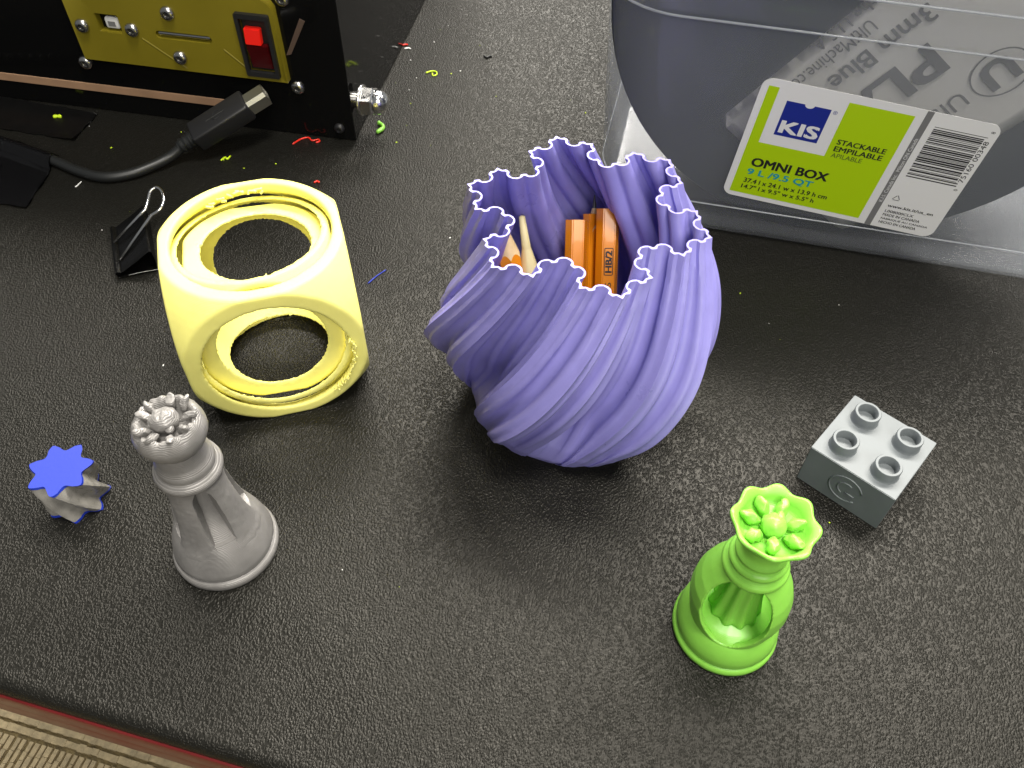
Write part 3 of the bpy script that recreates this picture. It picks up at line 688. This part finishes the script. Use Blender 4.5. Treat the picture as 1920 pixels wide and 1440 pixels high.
# ------------------------------------------------------------------ yellow gimbal cube
def build_gyro():
    t = thing('gimbal_cube', 'yellow printed rounded cube with nested rings and round openings', 'printed cube', (-92.6, 227.5, 0), math.radians(17))
    a = 31.6
    def sph(r, n=96): 
        bm = bmesh.new(); bmesh.ops.create_uvsphere(bm, u_segments=n, v_segments=n // 2, radius=r); return bm
    def cube(h):
        bm = bmesh.new(); bmesh.ops.create_cube(bm, size=2 * h); return bm
    def shell(name, ro, ri, h, rot, amp, seed, vox=0.62, dz=0.0, more=()):
        bm = solid(sph(ro), both=[cube(h)], cuts=[sph(ri)] + list(more), voxel=vox)
        for v in bm.verts:
            p = v.co; e = max(abs(p.x), abs(p.y), abs(p.z))
            k = sstep(h - 2.2, h - .4, e) * (1 - sstep(0.7, 1.9, p.length - ri)) if not more else sstep(h - 2.2, h - .4, e) * (1 - sstep(27.0, 28.2, math.sqrt(max(p.length_squared - h * h, 0)))) * .35
            nz = noise.noise_vector(p * 1.15 + Vector((seed, 0, 0))); nl = noise.noise_vector(p * 0.22 + Vector((0, seed, 0)))
            v.co = p + nz * (0.012 + amp * 2.6 * k * max(0.22, noise.noise(p * 0.28 + Vector((seed, 3, 0))) * 1.6)) + nl * 0.05
        bmesh.ops.smooth_vert(bm, verts=bm.verts, factor=0.4, use_axis_x=True, use_axis_y=True, use_axis_z=True)
        bmesh.ops.transform(bm, matrix=Matrix.Translation((0, 0, a + dz)) @ rot, verts=bm.verts)
        return obj(name, bm, 'yellow', t, smooth=True)
    I = Matrix.Identity(4)
    def bore(r, m):
        bm = lathe(bmesh.new(), [(0, 20), (r - 1.5, 20), (r, a + 2), (r, 60), (0, 60)], 72, m); return bm
    top = bore(28.2, Matrix.Translation((0.3, 0.9, 0))); front = bore(25.2, Matrix.Translation((1.6, 0, -2.2)) @ Matrix.Rotation(PI / 2, 4, 'X'))
    shell('outer_frame', 44.9, 40.2, a, I, 0.28, 1, more=[top, front])
    shell('middle_ring', 39.3, 37.6, a - 3.4, Matrix.Rotation(math.radians(-8), 4, Vector((1.0, 0.25, 0.1))), 0.45, 5)
    shell('inner_ring', 36.4, 31.4, a - 6.2, Matrix.Rotation(math.radians(-5), 4, Vector((1.0, -0.35, 0.3))), 0.5, 9)
    rnd = random.Random(5)
    # frayed printing threads: along the lower right of the front opening and at the foot of the inner ring
    for k in range(26):
        ang = math.radians(-52 + k * 2.6); r = 25.2 + rnd.uniform(-.4, .6)
        c = Vector((1.6 + r * math.cos(ang), -a + rnd.uniform(-.2, .5), a - 2.2 + r * math.sin(ang))); d = Vector((rnd.uniform(-.5, .5), rnd.uniform(-1.6, -.6), rnd.uniform(-.5, .8)))
        bm = bmesh.new(); tube(bm, [c - d * .5 + Vector((0, 1.2, 0)), c + d * .4, c + d * rnd.uniform(.8, 1.3) + Vector((rnd.uniform(-.8, .8), 0, rnd.uniform(-.6, .6)))], [.5, .45, .3], 6); obj('frayed_thread', bm, 'yellow', t, smooth=True)
    for k in range(16):
        c = Vector((rnd.gauss(1, 3.2), -a + 6.1 + rnd.uniform(-.4, .6), a - 19.6 - rnd.uniform(0, 2.6)))
        pts = [c + Vector((rnd.uniform(-2.2, 2.2), rnd.uniform(-.8, .4), rnd.uniform(-1.0, 1.2))) for _ in range(4)]
        bm = bmesh.new(); tube(bm, spline(pts, 4), .45, 6); obj('frayed_thread', bm, 'yellow', t, smooth=True)
    for k in range(10):
        ang = math.radians(75 + k * 5); r = 27.4
        c = Vector((r * math.cos(ang), r * math.sin(ang), 2 * a - 1.6 - rnd.uniform(0, 1.5))); pts = [c + Vector((rnd.uniform(-2, 2), rnd.uniform(-1, .6), rnd.uniform(-.7, .7))) for _ in range(3)]
        bm = bmesh.new(); tube(bm, spline(pts, 4), .5, 6); obj('frayed_thread', bm, 'yellow', t, smooth=True)
build_gyro()

# ------------------------------------------------------------------ chess queens
def blob(bm, c, r, amp, seed, u=18, v=12, mat=None):
    q = bmesh.new(); ellipsoid(q, (0, 0, 0), r, mat, u, v)
    vs_ = {}
    for w in q.verts:
        p = w.co + noise.noise_vector(w.co * 0.6 + Vector((seed, seed * .3, 0))) * amp
        vs_[w] = bm.verts.new(p + Vector(c))
    for f in q.faces: bm.faces.new([vs_[w] for w in f.verts])
    q.free()
def build_green_queen():
    t = thing('chess_queen', 'bright green printed chess queen with scalloped crown in front of the brick', 'chess piece', (70.4, 115.5, 0), math.radians(-14))
    bm = lathe(bmesh.new(), [(0, 0), (16.0, 0), (16.7, .8), (16.8, 2.2), (16.3, 3.2), (15.7, 3.6), (15.8, 4.4), (16.1, 5.6), (15.9, 8), (15.2, 10.5), (14.0, 13), (12.4, 15.2), (10.5, 16.4), (0, 16.8)], 96)
    for v in bm.verts: v.co += noise.noise_vector(v.co * .5) * .08
    obj('base', bm, 'green', t, sharp=50)
    # open body: bell-shaped shell with three oval openings around a fluted core
    outp = [(0, 12), (13.2, 12), (13.5, 15), (14.5, 20), (15.0, 24.5), (14.6, 29.5), (13.3, 34), (11.3, 38.5), (9.5, 42), (8.4, 44.5), (0, 44.5)]
    inp = [(0, 10), (11.4, 10), (11.7, 15), (12.7, 20), (13.2, 24.5), (12.8, 29.5), (11.4, 34), (9.3, 38), (6.6, 41), (0, 41.5)]
    cuts = [lathe(bmesh.new(), inp, 64)]
    for k in range(2):
        a = math.radians(-112 + 14) + k * PI
        m = Matrix.Translation((14 * math.cos(a), 14 * math.sin(a), 30.0)) @ Matrix.Rotation(a, 4, 'Z')
        c = bmesh.new(); bmesh.ops.create_uvsphere(c, u_segments=48, v_segments=24, radius=1, matrix=m @ Matrix.Diagonal((15.5, 10.2, 15.6, 1))); cuts.append(c)
    sh = solid(lathe(bmesh.new(), outp, 64), cuts=cuts, voxel=0.42)
    bmesh.ops.smooth_vert(sh, verts=sh.verts, factor=0.5, use_axis_x=True, use_axis_y=True, use_axis_z=True)
    obj('open_body', sh, 'green', t, smooth=True)
    bm = lathe(bmesh.new(), [(0, 15), (8.0, 15), (7.4, 18), (6.4, 24), (5.6, 32), (5.4, 38), (6.0, 43), (0, 43)], 80, fn=lambda r, z, a: (r * (1 + 0.07 * math.cos(10 * a)), z)); obj('fluted_core', bm, 'green', t, smooth=True)
    bm = lathe(bmesh.new(), [(0, 42.5), (7.8, 42.5), (9.4, 43.4), (9.7, 44.6), (9.2, 45.8), (7.9, 46.6), (7.7, 47.4), (8.4, 48.0), (8.5, 49.0), (7.9, 49.8), (7.0, 50.3), (6.9, 51.2), (7.4, 51.8), (7.3, 52.6), (6.5, 53.2), (6.2, 55), (6.3, 57), (6.7, 59), (0, 59.5)], 72); obj('collar', bm, 'green', t, sharp=60)
    def sc(r, z, a):
        k = sstep(7.5, 11.5, r); return r * (1 + 0.05 * k * math.cos(8 * a)), z + 0.5 * k * math.cos(8 * a)
    bm = lathe(bmesh.new(), [(0, 57), (5.9, 57), (6.6, 58.2), (7.9, 60.5), (9.4, 63), (10.8, 65.2), (11.5, 66.4), (11.3, 67.3), (10.5, 67.3), (9.0, 64.8), (8.6, 63.6), (7.2, 62.9), (0, 62.8)], 96, fn=sc); cr_ = obj('crown', bm, 'green', t, smooth=True)
    bm = bmesh.new(); blob(bm, (0, 0, 64.9), (3.5, 3.4, 3.4), .5, 1); blob(bm, (1.2, 1.8, 66.6), (1.2, 2.2, 1.0), .2, 4); obj('finial', bm, 'green', cr_, smooth=True)
    for k in range(7):
        a = 0.35 + k * 2 * PI / 7 + random.uniform(-.1, .1); rr = 6.3 + random.uniform(-.4, .4)
        m = Matrix.Rotation(a, 4, 'Z') @ Matrix.Rotation(-0.55, 4, 'Y')
        bm = bmesh.new(); blob(bm, (rr * math.cos(a), rr * math.sin(a), 64.8), (3.1, 1.6, 2.0), .75, k * 3.1, mat=m); obj('petal', bm, 'green', cr_, smooth=True)
build_green_queen()
def build_grey_queen():
    t = thing('chess_queen', 'grey printed chess queen with lumpy melted crown beside the small gear', 'chess piece', (-96.2, 140.8, 0), math.radians(20))
    bm = lathe(bmesh.new(), [(0, 0), (16.9, 0), (17.5, .9), (17.6, 2.6), (17.0, 3.9), (16.2, 4.3), (16.3, 4.9), (16.6, 5.8), (16.3, 7.5), (15.5, 11), (14.2, 15), (12.9, 18), (12.0, 19.5), (0, 20)], 96)
    for v in bm.verts: v.co += noise.noise_vector(v.co * .5) * .1
    obj('base', bm, 'grey', t, sharp=50)
    bm = lathe(bmesh.new(), [(0, 15), (13.6, 15), (11.8, 18), (9.0, 21.5), (6.6, 26), (5.2, 32), (4.6, 39), (5.0, 47), (0, 47)], 64)
    for v in bm.verts: v.co += noise.noise_vector(v.co * .6) * .12
    obj('core', bm, 'grey', t, smooth=True)
    rout = [(14.5, 14.3), (18, 13.2), (22, 12.2), (28, 11.2), (35, 10.3), (42, 9.6), (47, 9.4)]
    for q in range(4):
        a0 = math.radians(-36 + q * 90); bm = bmesh.new(); G = []
        for iz in range(41):
            z = 14.5 + 32.5 * iz / 40; r = smooth_interp(rout, z); hw = math.radians(31 - 7 * math.sin(PI * min(1, (z - 14.5) / 36)) + 9 * sstep(42, 47, z) + 9 * (1 - sstep(15, 20, z))); row = []
            for ia in range(23):
                f = -1 + 2 * ia / 22; edge = abs(f)
                rr = r * (1 - .03 * edge ** 6); an = a0 + hw * f + math.radians(4) * (1 - (z - 14.5) / 32.5)
                p = Vector((rr * math.cos(an), rr * math.sin(an), z)); row.append(bm.verts.new(p + noise.noise_vector(p * .6) * .14 + noise.noise_vector(p * 1.7) * .05))
            G.append(row)
        for A_, B_ in zip(G, G[1:]):
            for ia in range(22): bm.faces.new((A_[ia], A_[ia + 1], B_[ia + 1], B_[ia]))
        ret = bmesh.ops.extrude_face_region(bm, geom=bm.faces[:])
        for v in [x for x in ret['geom'] if isinstance(x, bmesh.types.BMVert)]:
            d2 = Vector((v.co.x, v.co.y)); k2 = max(3.5, d2.length - 5.6) / d2.length; v.co.x *= k2; v.co.y *= k2
        obj('side_panel', bm, 'grey', t, sharp=50)
    bm = lathe(bmesh.new(), [(0, 46), (9.0, 46), (10.0, 47.2), (10.3, 48.6), (9.9, 50), (8.8, 50.7), (8.5, 51.3), (8.8, 52.2), (8.6, 54.0), (7.9, 55), (7.6, 56.4), (7.5, 58), (7.1, 59.5), (7.0, 61.5), (0, 62)], 72)
    for v in bm.verts: v.co += noise.noise_vector(v.co * .6) * .12
    obj('collar', bm, 'grey', t, sharp=60)
    bm = lathe(bmesh.new(), [(0, 60), (6.8, 60), (7.6, 61.4), (9.2, 63.4), (10.2, 66), (10.3, 68.3), (9.7, 70.4), (8.6, 72.0), (7.8, 72.4), (7.0, 71.0), (6.2, 68.4), (0, 67.6)], 96, fn=lambda r, z, a: (r + (.25 * math.sin(7 * a) + .2 * math.sin(13 * a + 1)) * sstep(70, 72, z), z + (.7 * math.sin(8 * a + .5) + .35 * math.sin(17 * a)) * sstep(70.5, 72, z)))
    for v in bm.verts: v.co += noise.noise_vector(v.co * .5) * .18
    cr_ = obj('crown', bm, 'grey', t, smooth=True)
    bm = bmesh.new(); blob(bm, (-.3, .2, 71.6), (4.0, 3.6, 3.4), .7, 2, 24, 16); blob(bm, (.8, -3.2, 71.2), (1.3, 1.4, 1.2), .3, 6); obj('finial', bm, 'grey', cr_, smooth=True)
    for k in range(9):
        a = k * 2 * PI / 9 + random.uniform(-.2, .2); rr = 6.6 + random.uniform(-.5, .7)
        m = Matrix.Rotation(a, 4, 'Z') @ Matrix.Rotation(-0.5 + random.uniform(-.4, .3), 4, 'Y')
        bm = bmesh.new(); blob(bm, (rr * math.cos(a), rr * math.sin(a), 71.6 + random.uniform(-.3, .5)), (2.7 + random.uniform(-.4, .8), 1.1, 1.1), .8, k * 2.7, mat=m); obj('curled_tip', bm, 'grey', cr_, smooth=True)
build_grey_queen()

# ------------------------------------------------------------------ toy brick
def build_brick():
    t = thing('toy_brick', 'grey square toy brick with four hollow studs beside the green queen', 'toy brick', (127.6, 175.2, 0), math.radians(-41.2))
    h = 15.9
    body = solid(box(bmesh.new(), -h, h, -h, h, 0, 19.2), cuts=[box(bmesh.new(), -h + 1.5, h - 1.5, -h + 1.5, h - 1.5, -2, 17.4)])
    bmesh.ops.bevel(body, geom=[e for e in body.edges if e.calc_length() > 5], offset=0.22, segments=2, affect='EDGES')
    obj('brick_body', body, 'brick', t, sharp=35)
    for sx in (-1, 1):
        for sy in (-1, 1):
            bm = lathe(bmesh.new(), [(3.2, 19.15), (5.0, 19.15), (4.75, 19.6), (4.65, 20.2), (4.65, 23.2), (4.4, 23.55), (3.65, 23.55), (3.4, 23.2), (3.3, 19.6), (0, 19.45)], 48, Matrix.Translation((sx * 8, sy * 8, 0)))
            obj('stud', bm, 'brick', t, sharp=45)
    # raised curling letter on the front side
    def arc(cx, cz, r, a0, a1, n=28): return [(cx + r * math.cos(math.radians(a0 + (a1 - a0) * i / n)), -h - .02, cz + r * math.sin(math.radians(a0 + (a1 - a0) * i / n))) for i in range(n + 1)]
    for pts in (arc(0.6, 9.6, 6.0, 20, 318), arc(.8, 9.6, 3.0, 60, 250) , [(1.0, -h - .02, 8.0), (4.4, -h - .02, 8.0)]):
        bm = bmesh.new(); tube(bm, pts, .32, 8); obj('emblem', bm, 'brick', t, smooth=True)
build_brick()

# ------------------------------------------------------------------ small helical gear
def build_gear():
    t = thing('helical_gear', 'small grey twisted gear with blue star-shaped top', 'gear', (-152.8, 158.2, 0), 0)
    tilt = bpy.data.objects.new
    def outline(R, r, rot, n=7, m=112):
        o = []
        for i in range(m):
            a = 2 * PI * i / m; k = 0.5 * (1 - abs(math.sin(n * a / 2)) ** 1.3) + 0.5 * (0.5 + 0.5 * math.cos(n * a))
            o.append(((r + (R - r) * k) * math.cos(a + rot), (r + (R - r) * k) * math.sin(a + rot)))
        return o
    def twist(name, z0, z1, mat, R=10.7, r=7.5, nl=14, grow=0.0):
        bm = bmesh.new(); rings = []
        for l in range(nl + 1):
            z = z0 + (z1 - z0) * l / nl; rot = math.radians(70) + math.radians(58) * (18.0 - z) / 18.0
            rings.append([bm.verts.new((x, y, z)) for x, y in outline(R + grow, r + grow, rot)])
        for a, b in zip(rings, rings[1:]):
            for i in range(len(a)): j = (i + 1) % len(a); bm.faces.new((a[i], a[j], b[j], b[i]))
        bm.faces.new(rings[0][::-1]); bm.faces.new(rings[-1])
        for v in bm.verts: v.co += noise.noise_vector(v.co * .7) * .18
        return obj(name, bm, mat, t, sharp=45)
    twist('blue_foot', 0.0, 0.8, 'blue', grow=.15, nl=3)
    twist('twisted_teeth', 0.8, 17.4, 'gear_grey')
    twist('blue_star', 17.4, 18.2, 'blue', grow=.2, nl=3)
build_gear()

# ------------------------------------------------------------------ cable, tape, binder clip
CABLE = [(-330, 386, 2.8), (-290, 373, 2.8), (-262, 362, 2.8), (-240, 352.5, 2.8), (-226.5, 346.5, 2.8), (-212, 339, 2.8), (-199, 335.2, 2.8), (-187, 338.2, 2.9), (-177, 344.8, 3.6), (-170, 349.7, 5.2), (-163.6, 353.4, 9), (-158.5, 355.4, 11.8)]
def build_cable():
    t = thing('usb_cable', 'black cable with square metal plug lifted in front of the machine', 'cable', (-160, 354, 0))
    o = Vector((-160, 354, 0)); L = lambda p: Vector(p) - o
    bm = bmesh.new(); tube(bm, [L(p) for p in spline(CABLE, 10)], 2.5, 14); obj('cord', bm, 'black_rubber', t, smooth=True)
    a, b, tip = L((-158.0, 355.5, 12)), L((-132.2, 365.9, 24)), L((-123.5, 373.5, 28.5))
    d = (b - a).normalized(); bl = (b - a).length
    # ribbed strain relief
    pts, rad = [], []
    for i in range(25):
        f = i / 24; pts.append(a - d * (9 - 11 * f)); rad.append(3.0 + 0.9 * f + (0.55 if (i // 3) % 2 else 0))
    bm = bmesh.new(); tube(bm, pts, rad, 14); obj('strain_relief', bm, 'black_rubber', t, sharp=50)
    side = d.cross(Vector((0, 0, 1))).normalized(); up = side.cross(d)
    # turn the plug a little about its length
    q = Matrix.Rotation(math.radians(14), 3, d); side = q @ side; up = q @ up
    FR = Matrix(((d.x, side.x, up.x, a.x), (d.y, side.y, up.y, a.y), (d.z, side.z, up.z, a.z), (0, 0, 0, 1)))
    bm = bmesh.new(); box(bm, 0, bl + 1, -6.2, 6.2, -5.0, 5.0, 1.3, 3); bmesh.ops.transform(bm, matrix=FR, verts=bm.verts); g = obj('plug_grip', bm, 'black_plastic', t, sharp=40)
    # trident mark moulded on the grip
    bm = bmesh.new(); tube(bm, [FR @ Vector((10, 0, 5.0)), FR @ Vector((20, 0, 5.0))], .3, 6); tube(bm, [FR @ Vector((12.5, 0, 5.0)), FR @ Vector((14.5, 2, 5.0)), FR @ Vector((17, 2, 5.0))], .3, 6); tube(bm, [FR @ Vector((13.5, 0, 5.0)), FR @ Vector((15.5, -2, 5.0)), FR @ Vector((18, -2, 5.0))], .3, 6)
    obj('trident_mark', bm, 'black_rubber', g)
    # D-chamfered metal shell
    poly = [(-4.1, -3.9), (4.1, -3.9), (4.1, 2.2), (2.6, 3.9), (-2.6, 3.9), (-4.1, 2.2)]
    inn = [(x * .86, y * .86) for x, y in poly]
    bm = bmesh.new(); x0, x1 = bl + .5, bl + 11.0
    A = [bm.verts.new(FR @ Vector((x0, y, z))) for y, z in poly]; B = [bm.verts.new(FR @ Vector((x1, y, z))) for y, z in poly]
    Ci = [bm.verts.new(FR @ Vector((x1, y, z))) for y, z in inn]; D = [bm.verts.new(FR @ Vector((x1 - 7, y, z))) for y, z in inn]
    for P, Q in ((A, B), (B, Ci), (Ci, D)):
        for i in range(6): j = (i + 1) % 6; bm.faces.new((P[i], P[j], Q[j], Q[i]))
    bm.faces.new(D); obj('metal_shell', bm, 'nickel', t, sharp=20)
build_cable()
def draped(name, label, quad, mat, n=(110, 80), base=0.35, lift=None):
    """a thin tape lying on the table and over the cable; quad = four corners on the table"""
    P = [Vector((x, y, 0)) for x, y in quad]; path = [Vector((p[0], p[1], 0)) for p in spline(CABLE, 6)]
    c = sum(P, Vector()) / 4; bm = bmesh.new(); g = []
    for i in range(n[0] + 1):
        row = []
        for j in range(n[1] + 1):
            s, t_ = i / n[0], j / n[1]; p = P[0].lerp(P[1], s).lerp(P[3].lerp(P[2], s), t_)
            e = min(s, 1 - s, t_, 1 - t_)
            p = p + Vector((noise.noise(p * .15), noise.noise(p * .15 + Vector((9, 0, 0))), 0)) * (0.9 if e < .02 else .2)
            dist = min((p - q).length for q in path)
            w = 4.6 + 1.2 * noise.noise(p * 0.05)
            z = base + 5.0 * (1 - sstep(0.6, w + 1.6, dist)) + .18 * (noise.noise(p * .12) + 1)
            z += 1.1 * math.exp(-((dist - 5.4 - 1.5 * noise.noise(p * .04)) / .9) ** 2) * (1 - sstep(.8, .98, s) * .5)
            if lift: z += lift(s, t_)
            row.append(bm.verts.new((p.x - c.x, p.y - c.y, z)))
        g.append(row)
    for i in range(n[0]):
        for j in range(n[1]): bm.faces.new((g[i][j], g[i + 1][j], g[i + 1][j + 1], g[i][j + 1]))
    bmesh.ops.solidify(bm, geom=bm.faces[:], thickness=0.18)
    o = obj(name, bm, mat, None, smooth=True); o.location = (c.x * S, c.y * S, 0)
    return tag(o, label, 'tape', 'tape holding the cable down')
draped('tape_strip', 'flat matt black tape strip nearest the machine, under the cable tape', [(-330, 417), (-221, 391), (-225, 366.5), (-330, 390)], 'flat_tape', lift=lambda s, t: 1.2 * sstep(.85, 1, s) * sstep(.7, 1, t))
draped('tape_strip', 'glossy black tape strip folded over the cable at the left edge', [(-330, 392), (-227.5, 353), (-229.5, 313.5), (-330, 333)], 'tape', base=0.75)
def build_clip():
    o = Vector((-178, 283, 0)); ax = Vector((0.36, -0.933, 0)); pr = Vector((0.933, 0.36, 0)); u = Vector((0, 0, 1))
    t = thing('binder_clip', 'black binder clip with silver wire handle beside the yellow cube', 'binder clip', o)
    prof = [(1.6, 2.6), (0.5, 3.0), (-.3, 2.3), (.2, 1.4), (1.0, 1.3), (8, .8), (15.6, .4), (16.4, 1.0), (17.0, 6.0), (16.7, 11.2), (15.8, 11.7), (9, 7.4), (1.8, 3.4), (.4, 4.4), (-.6, 4.0), (-.6, 2.8), (.6, 2.6)]
    bm = bmesh.new(); half = 16.0; rings = []
    for k in range(9):
        s = -half + 2 * half * k / 8; rings.append([bm.verts.new(ax * s + pr * a + u * z) for a, z in prof])
    for A, B in zip(rings, rings[1:]):
        for i in range(len(prof) - 1): bm.faces.new((A[i], A[i + 1], B[i + 1], B[i]))
    bmesh.ops.solidify(bm, geom=bm.faces[:], thickness=0.5); obj('clip_body', bm, 'clip', t, sharp=35)
    W = [(-178.9, 287.4, 4.2), (-163.9, 296.6, 16), (-163.2, 300.2, 18), (-162.3, 303.6, 20.4), (-159.9, 305.2, 21.2), (-157.2, 303.2, 21), (-155.2, 298.6, 20), (-156.2, 294.6, 18), (-160.2, 292.4, 16), (-172.9, 276.2, 4.2)]
    hp = [Vector(p) - o for p in W]
    mid = spline(hp[1:-1], 6); pts = [hp[0]] + mid + [hp[-1]]
    bm = bmesh.new(); tube(bm, pts, .72, 10); obj('wire_handle', bm, 'chrome', t, smooth=True)
    low = [Vector((p[0], p[1], .9 + .25 * i * 0)) - o for i, p in enumerate([(-181, 291, 0), (-184, 300, 0), (-186, 306, 0), (-184, 310, 0), (-180, 309, 0), (-178, 303, 0), (-172, 280, 0)])]
    return t
build_clip()

# ------------------------------------------------------------------ plastic scraps on the table
def scrap(pts, r, mat, label, cat='filament scrap', name='filament_scrap', flatz=None, n=6):
    c = Vector((pts[0][0], pts[0][1], 0)); P = spline([Vector((p[0], p[1], (p[2] if len(p) > 2 else r))) - c for p in pts], 6)
    bm = bmesh.new(); rr = [r * (.8 + .4 * random.random()) * (0.55 if i in (0, len(P) - 1) else 1) for i in range(len(P))]
    tube(bm, P, rr, n); o = obj(name, bm, mat, None, smooth=True); o.location = c * S
    return tag(o, label, cat, 'plastic scraps scattered on the table')
scrap([(-114.5, 368.0), (-111.0, 372.5), (-107.5, 374), (-105, 371.5), (-102.2, 372.6), (-101.2, 371), (-103, 369.8)], .45, 'red_bit', 'thin red plastic squiggle in front of the machine')
scrap([(-73.2, 387.6), (-71.0, 386.0), (-70.0, 382.8), (-72.8, 378.8)], 1.05, 'green', 'bent bright green plastic scrap below the chrome cap nut')
scrap([(-52.2, 436.8), (-49.0, 438.8), (-46.5, 438.2), (-46.0, 435.4), (-48.0, 434.2), (-48.6, 437.0)], .4, 'lime_bit', 'small yellow-green plastic loop right of the cap nut')
scrap([(-95.6, 444.8), (-94.8, 447.0), (-92.6, 447.3), (-91.0, 445.4)], .35, 'lime_bit', 'tiny olive plastic curl beside the machine above the cap nut')
scrap([(-20.4, 456.2), (-18.6, 454.2), (-16.8, 456.0), (-15.9, 455.2)], .55, 'ink', 'small black crumb on the open table top')
scrap([(-63.9, 269.0), (-60.6, 273.8), (-57.0, 277.8)], .28, 'blue', 'thin straight blue strand right of the yellow cube')
scrap([(-212.6, 330.4), (-211.9, 331.0), (-210.9, 334.6)], .32, 'white_bit', 'short white plastic sliver below the cable bend')
scrap([(-242.6, 386.2), (-240.6, 386.8), (-238.4, 386.6)], .95, 'lime_bit', 'yellow-green plastic flake on the flat tape')
scrap([(-172.6, 269.0, .5), (-164, 271.4, 1.4), (-156, 274.4, 1.0)], .06, 'white_bit', 'hair-thin pale strand between binder clip and yellow cube')
scrap([(-147.5, 353.2), (-146, 355.8), (-144.6, 354.6), (-143.6, 357.4)], .5, 'lime_bit', 'forked yellow-green plastic crumb between plug and yellow cube')
scrap([(-98.6, 337.4), (-97.2, 338.6), (-96.0, 337.6)], .5, 'red_bit', 'small dark red crumb behind the yellow cube')
scrap([(-68, 465.5), (-66.2, 466.3), (-64.9, 466.0)], .45, 'red_bit', 'tiny red plastic chip at the edge of the machine reflection')
scrap([(-66.5, 461.6), (-64.6, 462.3), (-62.8, 461.6)], .45, 'white_bit', 'tiny white plastic chip next to the tiny red chip')
def crumbs():
    """specks far too many to count"""
    rnd = random.Random(21)
    for mat, name, label, spots in (
        ('lime_bit', 'plastic_crumbs', 'yellow-green plastic specks strewn over the table near the machine', [(-173.5, 376.7), (-146.4, 354.3), (-160, 366), (-135, 348), (-38, 437), (-62, 372), (-205, 362), (-225, 400), (98.7, 268.4), (113.2, 154.8), (-120, 352), (36, 402), (-58, 407)]),
        ('white_bit', 'plastic_crumbs', 'whitish plastic specks strewn over the whole table', [(140.5, 262.6), (-60, 420), (-57, 432), (-62, 450), (-50, 470), (-48, 455), (-33, 440), (-190, 300), (-222, 380), (-30, 300), (60, 300), (-140, 220)])):
        bm = bmesh.new(); pts = list(spots)
        for _ in range(10): pts.append((rnd.gauss(-70, 60), rnd.gauss(415, 40)))
        for _ in range(6): pts.append((rnd.uniform(-230, 160), rnd.uniform(100, 330)))
        for k, (x, y) in enumerate(pts):
            big = k < len(spots); r = rnd.uniform(.25, .42) if big else rnd.uniform(.1, .2)
            m = Matrix.Rotation(rnd.uniform(0, PI), 4, 'Z'); ellipsoid(bm, (x, y, r * .5), (r * rnd.uniform(1, 2), r, r * .6), m, 6, 4)
        tag(obj(name, bm, mat, None, smooth=True), label, 'crumbs', kind='stuff')
crumbs()
